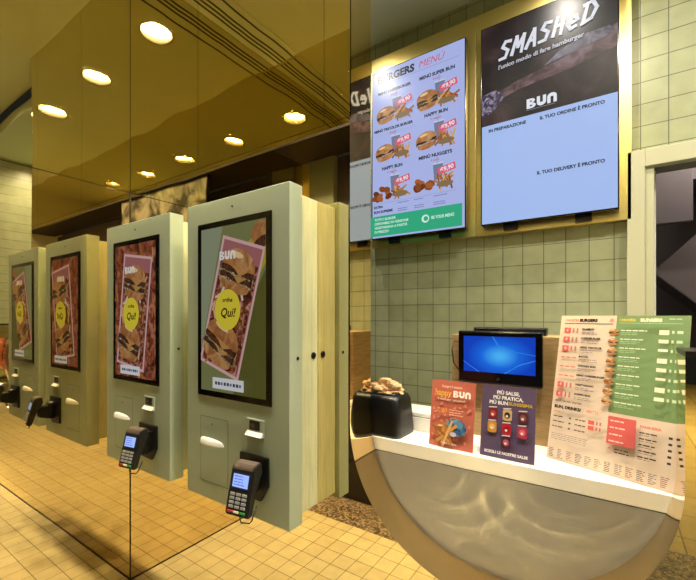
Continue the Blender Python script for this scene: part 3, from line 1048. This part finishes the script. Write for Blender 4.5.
for i in range(5):
    z = gz - .040 - i * .016
    A.lines(dv + .084, z, .045, 1, .01, .0032, '#2a2320', 60 + i, .2)
    A.lines(dv + .084, z - .006, .036, 1, .01, .0016, '#7a6a64', 70 + i, .3)
    A.rect(dv + .148, z - .003, dv + .156, z + .003, '#3a302c')
r = random.Random(12)
for i in range(12):
    x = L0 + .014 + i * .026
    A.lines(x, .034, .019, 6, .0048, .0020, ['#4a4440', '#6a6460', '#8a5a50'][i % 3], 80 + i, .3)
G0 = dv + .014
A.text('I NOSTRI', G0, h - .018, .010, '#d8b03c', 'LEFT', .0005)
A.text('BURGERS', G0 + .052, h - .018, .012, '#efe6c4', 'LEFT', .0008)
A.lines(G0 + .118, h - .014, .035, 1, .01, .002, '#d8e0b8', 5)
A.rect(G0, h - .0275, w / 2 - .012, h - .0263, '#a8c890')
for i in range(9):
    z = h - .052 - i * .0265
    A.lines(G0 + .006, z + .003, .066, 1, .01, .0026, '#e4ead0', 100 + i, .15)
    A.lines(G0 + .006, z - .004, .05, 2, .005, .0014, '#a9c795', 120 + i, .3)
    if i < 8:
        A.rect(G0 + .098, z - .007 + .003 * (i % 3), G0 + .120, z + .006, '#e8e2c0')
        A.rect(G0 + .126, z - .003, G0 + .131, z + .005, '#c2d3a4'); A.rect(G0 + .137, z - .003, G0 + .15, z + .005, '#c2d3a4')
A.build('printed_face', t)
easel(t, .229, .30, .03, .15)

# ------------------------------------------------------------------ menu screens on the brass backing
SY = 2.195
bk = thing('brass_backing_panel', 'brass backing panel fixed to the tiled wall behind both overhead screens', 'panel', (-.62, TY, 1.955))
MB().box((-.715, -.05, 0), (-.022, -.001, 1.26), M_brushed, .002).build('brass_sheet', bk)
MB().box((-.018, -.05, 0), (.70, -.001, 1.26), M_brushed, .002).build('brass_sheet', bk)

def overhead(name, label, x0, x1, z0, z1):
    t = thing(name, label, 'screen', ((x0 + x1) / 2, SY, (z0 + z1) / 2))
    w, h = x1 - x0, z1 - z0
    MB().box((-w / 2 - .006, 0, -h / 2 - .006), (w / 2 + .006, .035, h / 2 + .006), M_bezel, .003).build('casing', t)
    for sx in (-.17, .17):
        MB().box((sx - .035, .035, -h / 2 - .035), (sx + .035, .054, -h / 2 + .2), M_black).build('wall_bracket', t)
    return t, w, h

t, w, h = overhead('menu_sign', 'lit overhead menu screen listing six burger meals above a green strip', -1.293, -.687, 2.005, 3.078)
A = Art('menu', -.0008)
L0, T0 = -w / 2, h / 2
V = lambda v: T0 - v * h
U = lambda u: L0 + u * w
A.rect(L0, -T0, -L0, T0, '#b0bcf0')
A.text('BURGERS', U(.06), V(.052), .062, '#2a2a36', 'LEFT', .003)
A.text('MENÙ', U(.53), V(.05), .058, '#d85a78', 'LEFT', .0, .3)
A.rect(U(.05), V(.083), U(.95), V(.081), '#8a90b0')
items = [(.26, .135, 'MENÙ CHEESEBURGER', 'doppio', 0), (.73, .135, 'MENÙ SUPER BUN', 'doppio', 1), (.26, .365, 'MENÙ TRICOLOR BURGER', 'doppio', 0),
         (.73, .36, 'HAPPY BUN', '4 nuggets', 0), (.26, .60, 'HAPPY BUN', '4 nuggets', 2), (.73, .595, 'MENÙ NUGGETS', '9 pezzi', 2)]
for u, v, s_, s2, k in items:
    A.text(s_, U(u), V(v), .027 if len(s_) < 16 else .0225, '#23232f', 'CENTER', .0012)
    A.text(s2, U(u), V(v + .026), .018, '#c05070', 'CENTER', .0002)
    zc = V(v + .118)
    A.poly([(U(u) - .012, zc + .075), (U(u) + .05, zc + .075), (U(u) + .042, zc - .02), (U(u) - .004, zc - .02)], '#76809c')
    A.rect(U(u) - .012, zc + .07, U(u) + .05, zc + .078, '#cdd6f0')
    A.rect(U(u) + .012, zc + .075, U(u) + .018, zc + .115, '#9aa4c4')
    if k == 2:
        rr = random.Random(int(u * 100 + v * 10))
        for q in range(11):
            A.ell(U(u) - .07 + rr.uniform(-.05, .05), zc - .03 + rr.uniform(-.03, .03), .026, .018, ['#8a4a22', '#a9602c', '#6e3518'][q % 3], rr.uniform(0, 3), n=12)
    else:
        A.burger(U(u) - .06, zc - .015, .13, .15, k == 1)
    A.fries(U(u) + .06, zc - .035, .09, .03, 16, int(100 * v))
    A.ell(U(u) + .062, zc - .052, .05, .018, '#8a7250')
    A.rect(U(u) + .02, zc + .012, U(u) + .125, zc + .052, '#e0607c', .18)
    A.text('€9,90', U(u) + .073, zc + .032, .034, '#f8e8ee', 'CENTER', .0012, .1, .18)
A.rect(U(.06), V(.808), U(.95), V(.8065), '#8890b4')
A.text('EXTRA', U(.06), V(.828), .021, '#23232f', 'LEFT', .001)
A.text('BUN SUPREME', U(.06), V(.857), .021, '#23232f', 'LEFT', .001)
for u in (.34, .52, .72):
    A.lines(U(u), V(.82), .09, 1, .01, .005, '#7880a8', int(u * 100))
    A.lines(U(u), V(.855), .08, 2, .012, .005, '#7880a8', int(u * 100) + 1)
A.rect(L0, -T0, -L0, V(.882), '#34b083')
for i, s_ in enumerate(('TUTTI I BURGER', 'DISPONIBILI IN VERSIONE', 'VEGETARIANA A PARITÀ', 'DI PREZZO')):
    A.text(s_, U(.07), V(.903 + i * .024), .0205, '#d8f6ea', 'LEFT', .0006)
A.ell(U(.64), V(.936), .024, .024, '#d8f6ea', n=24)
A.ell(U(.645), V(.936), .014, .014, '#34b083', n=20)
A.text('BE YOUR MENÙ', U(.70), V(.936), .024, '#d8f6ea', 'LEFT', .0008, sx=.8)
A.build('display', t)

t, w, h = overhead('order_status_sign', 'lit overhead order screen with smashed burger picture over pale blue lists', -.591, .026, 2.005, 3.08)
A = Art('order', -.0008)
L0, T0 = -w / 2, h / 2
A.rect(L0, -T0, -L0, T0, '#a8c2f6')
pic = food('smoke', '#120d0e', '#2a1d1c', '#4a3836', 3.2, 'order')
A.rect(L0, V(.50), -L0, T0, pic)
A.poly([(U(0), V(.37)), (U(.3), V(.315)), (U(.65), V(.275)), (U(1), V(.20)), (U(1), V(.30)), (U(.7), V(.335)), (U(.3), V(.36)), (U(.0), V(.41))], food('plank', '#3a2828', '#5a4044', '#7a6068', 12, 'order'))
A.poly([(U(.5), V(.285)), (U(.62), V(.235)), (U(.8), V(.20)), (U(.95), V(.20)), (U(1), V(.235)), (U(.8), V(.255))], food('steel', '#4a4450', '#6e6874', '#8a8490', 14, 'order'))
A.poly([(U(0), V(.34)), (U(.12), V(.33)), (U(.2), V(.37)), (U(.1), V(.43)), (U(0), V(.46))], food('salad', '#241a2a', '#4c4058', '#a09ab0', 40, 'order'))
# brush lettering, each stroke a tapering bar
lw = {'S': [[(.9, .95), (.35, 1.0), (.1, .72), (.75, .45), (.6, .05), (0, .02)]],
      'M': [[(0, 0), (.2, 1)], [(.2, 1), (.45, .35)], [(.45, .35), (.85, 1)], [(.85, 1), (.85, 0)]],
      'A': [[(0, 0), (.55, 1)], [(.55, 1), (.85, 0)], [(.2, .38), (.8, .38)]],
      'H': [[(.05, 0), (.2, 1)], [(.8, 1.05), (.75, 0)], [(.1, .5), (.85, .55)]],
      'e': [[(.1, .4), (.8, .5), (.65, .8), (.25, .75), (.05, .35), (.35, .02), (.8, .12)]],
      'D': [[(.15, 0), (.25, 1)], [(.0, .95), (.6, 1.05), (1.0, .65), (.75, .15), (.05, -.02)]]}
def brush(pts, wd, col):
    for (xa, za), (xb, zb) in zip(pts[:-1], pts[1:]):
        dx, dz = xb - xa, zb - za; L = math.hypot(dx, dz) or 1
        nx, nz = -dz / L * wd / 2, dx / L * wd / 2
        ex, ez = dx / L * wd * .3, dz / L * wd * .3
        A.layer -= 1
        A.poly([(xa + nx - ex, za + nz - ez), (xb + nx * .8 + ex, zb + nz * .8 + ez), (xb - nx * .8 + ex, zb - nz * .8 + ez), (xa - nx - ex, za - nz - ez)], col)
A.layer += 2
px = U(.15)
for ch in 'SMASHeD':
    cw = .048 if ch in 'SAeH' else .056
    hh = .088 if ch != 'e' else .07
    for st in lw[ch]:
        A.layer += 1
        brush([(px + a_ * cw + b_ * .016, V(.186) + (px - U(.15)) * .09 + b_ * hh) for a_, b_ in st], .0175, '#dfe2ee')
    px += cw + .0135
A.layer += 2
A.text("l'unico modo di fare hamburger", U(.14), V(.226) - .0, .031, '#c8c8d6', 'LEFT', .0008, .1, .06)
A.logo_hole = '#2a1d1c'
A.logo(U(.37), V(.448), .05, '#e8ecf6')
A.rect(U(.37), V(.479), U(.585), V(.477), '#9aa0b0')
A.text('IN PREPARAZIONE', U(.06), V(.532), .0225, '#1c2030', 'LEFT', .001)
A.text('IL TUO ORDINE È PRONTO', U(.92), V(.532), .0225, '#1c2030', 'RIGHT', .001)
A.text('IL TUO DELIVERY È PRONTO', U(.92), V(.79), .0225, '#1c2030', 'RIGHT', .001)
A.build('display', t)

# ------------------------------------------------------------------ ceiling fittings
M_can = plain('bronze_lamp_can', '#20170c', .5)
M_lamp = emitter('lamp_disc', '#ffd890', 28)
def downlight(label, x, y, z, group, power, angle=130, col=(1, .93, .78), rad=.045):
    t = thing('ceiling_downlight', label, 'downlight', (x, y, z), group=group)
    hall = angle < 120
    if hall:
        MB().lathe([(LR - .001, LD), (LR - .001, -.001), (LR + .003, -.003), (LR + .008, -.001)], M_can).build('trim_ring', t)
        MB().cyl((0, 0, LD + .004), LR - .002, .006, M_lamp, seg=32).build('lamp_glass', t)
    else:
        MB().lathe([(.05, -.001), (.058, -.006), (.064, -.001), (.064, 0)], M_white).build('trim_ring', t)
        MB().cyl((0, 0, -.002), .05, .003, M_lamp, seg=28).build('lamp_glass', t)
    if angle < 120:
        li = bpy.data.lights.new('downlight_beam', 'AREA')
        li.shape = 'DISK'; li.size = .205; li.spread = math.radians(165)
    else:
        li = bpy.data.lights.new('downlight_beam', 'SPOT')
        li.spot_size = math.radians(angle); li.spot_blend = .8; li.shadow_soft_size = rad
    li.energy = power; li.color = col
    lo = bpy.data.objects.new('downlight_beam', li); COL.objects.link(lo)
    lo.location = (x, y, z + (LD - .004 if hall else -.06))
    return t
order = ['closest to the gold mirror corner', 'second from the gold mirror corner', 'third from the gold mirror corner', 'fourth from the gold mirror corner', 'fifth from the gold mirror corner']
for k in range(5):
    downlight('recessed round hall downlight, ' + order[k], LAMPS[k][0], LAMPS[k][1], ZC, 'hall downlights seen in the mirrors', 41, 119)
for k, x in enumerate((-1.42, -.21, .90)):
    downlight('recessed round lamp over the counter, ' + ('at the kiosk end', 'in the middle', 'at the window end')[k], x, 1.80, 3.35, 'lamps above the order counter', 54, 165, (1, .95, .84))

vt = thing('linear_air_diffuser', 'long slotted ceiling air diffuser running along the gold mirror side wall', 'diffuser', (PX + .004, .55, ZC))
MB().box((0, -.54, -.008), (.26, .57, -.001), M_ceiling, .001).build('frame', vt)
for x in (.05, .085, .12, .20):
    MB().box((x, -.54, -.0095), (x + .014, .57, -.0075), M_door).build('slot', vt)

# ------------------------------------------------------------------ world, camera, view
wd = bpy.data.worlds.new('World'); scene.world = wd; wd.use_nodes = True
wd.node_tree.nodes['Background'].inputs[0].default_value = (.55, .6, .7, 1)
wd.node_tree.nodes['Background'].inputs[1].default_value = .03

cam = bpy.data.cameras.new('camera'); co = bpy.data.objects.new('camera', cam); COL.objects.link(co)
cam.sensor_fit = 'HORIZONTAL'; cam.sensor_width = 36
cam.lens = 388 / 696 * 36
cam.shift_y = 26 / 696
cam.clip_start = .02
co.location = (0, 0, 1.5)
co.rotation_euler = (PI / 2, 0, math.atan2(263, 388))
scene.camera = co

scene.view_settings.view_transform = 'Standard'
scene.view_settings.look = 'None'
scene.view_settings.gamma = 1
scene.view_settings.exposure = 0.0
scene.view_settings.use_curve_mapping = False
cy = scene.cycles
cy.max_bounces = 14; cy.diffuse_bounces = 4; cy.glossy_bounces = 10; cy.transmission_bounces = 6
cy.caustics_reflective = True; cy.caustics_refractive = False
cy.blur_glossy = 0.0
cy.sample_clamp_indirect = 0
cy.use_adaptive_sampling = False
cy.use_guiding = True
cy.guiding_training_samples = 64
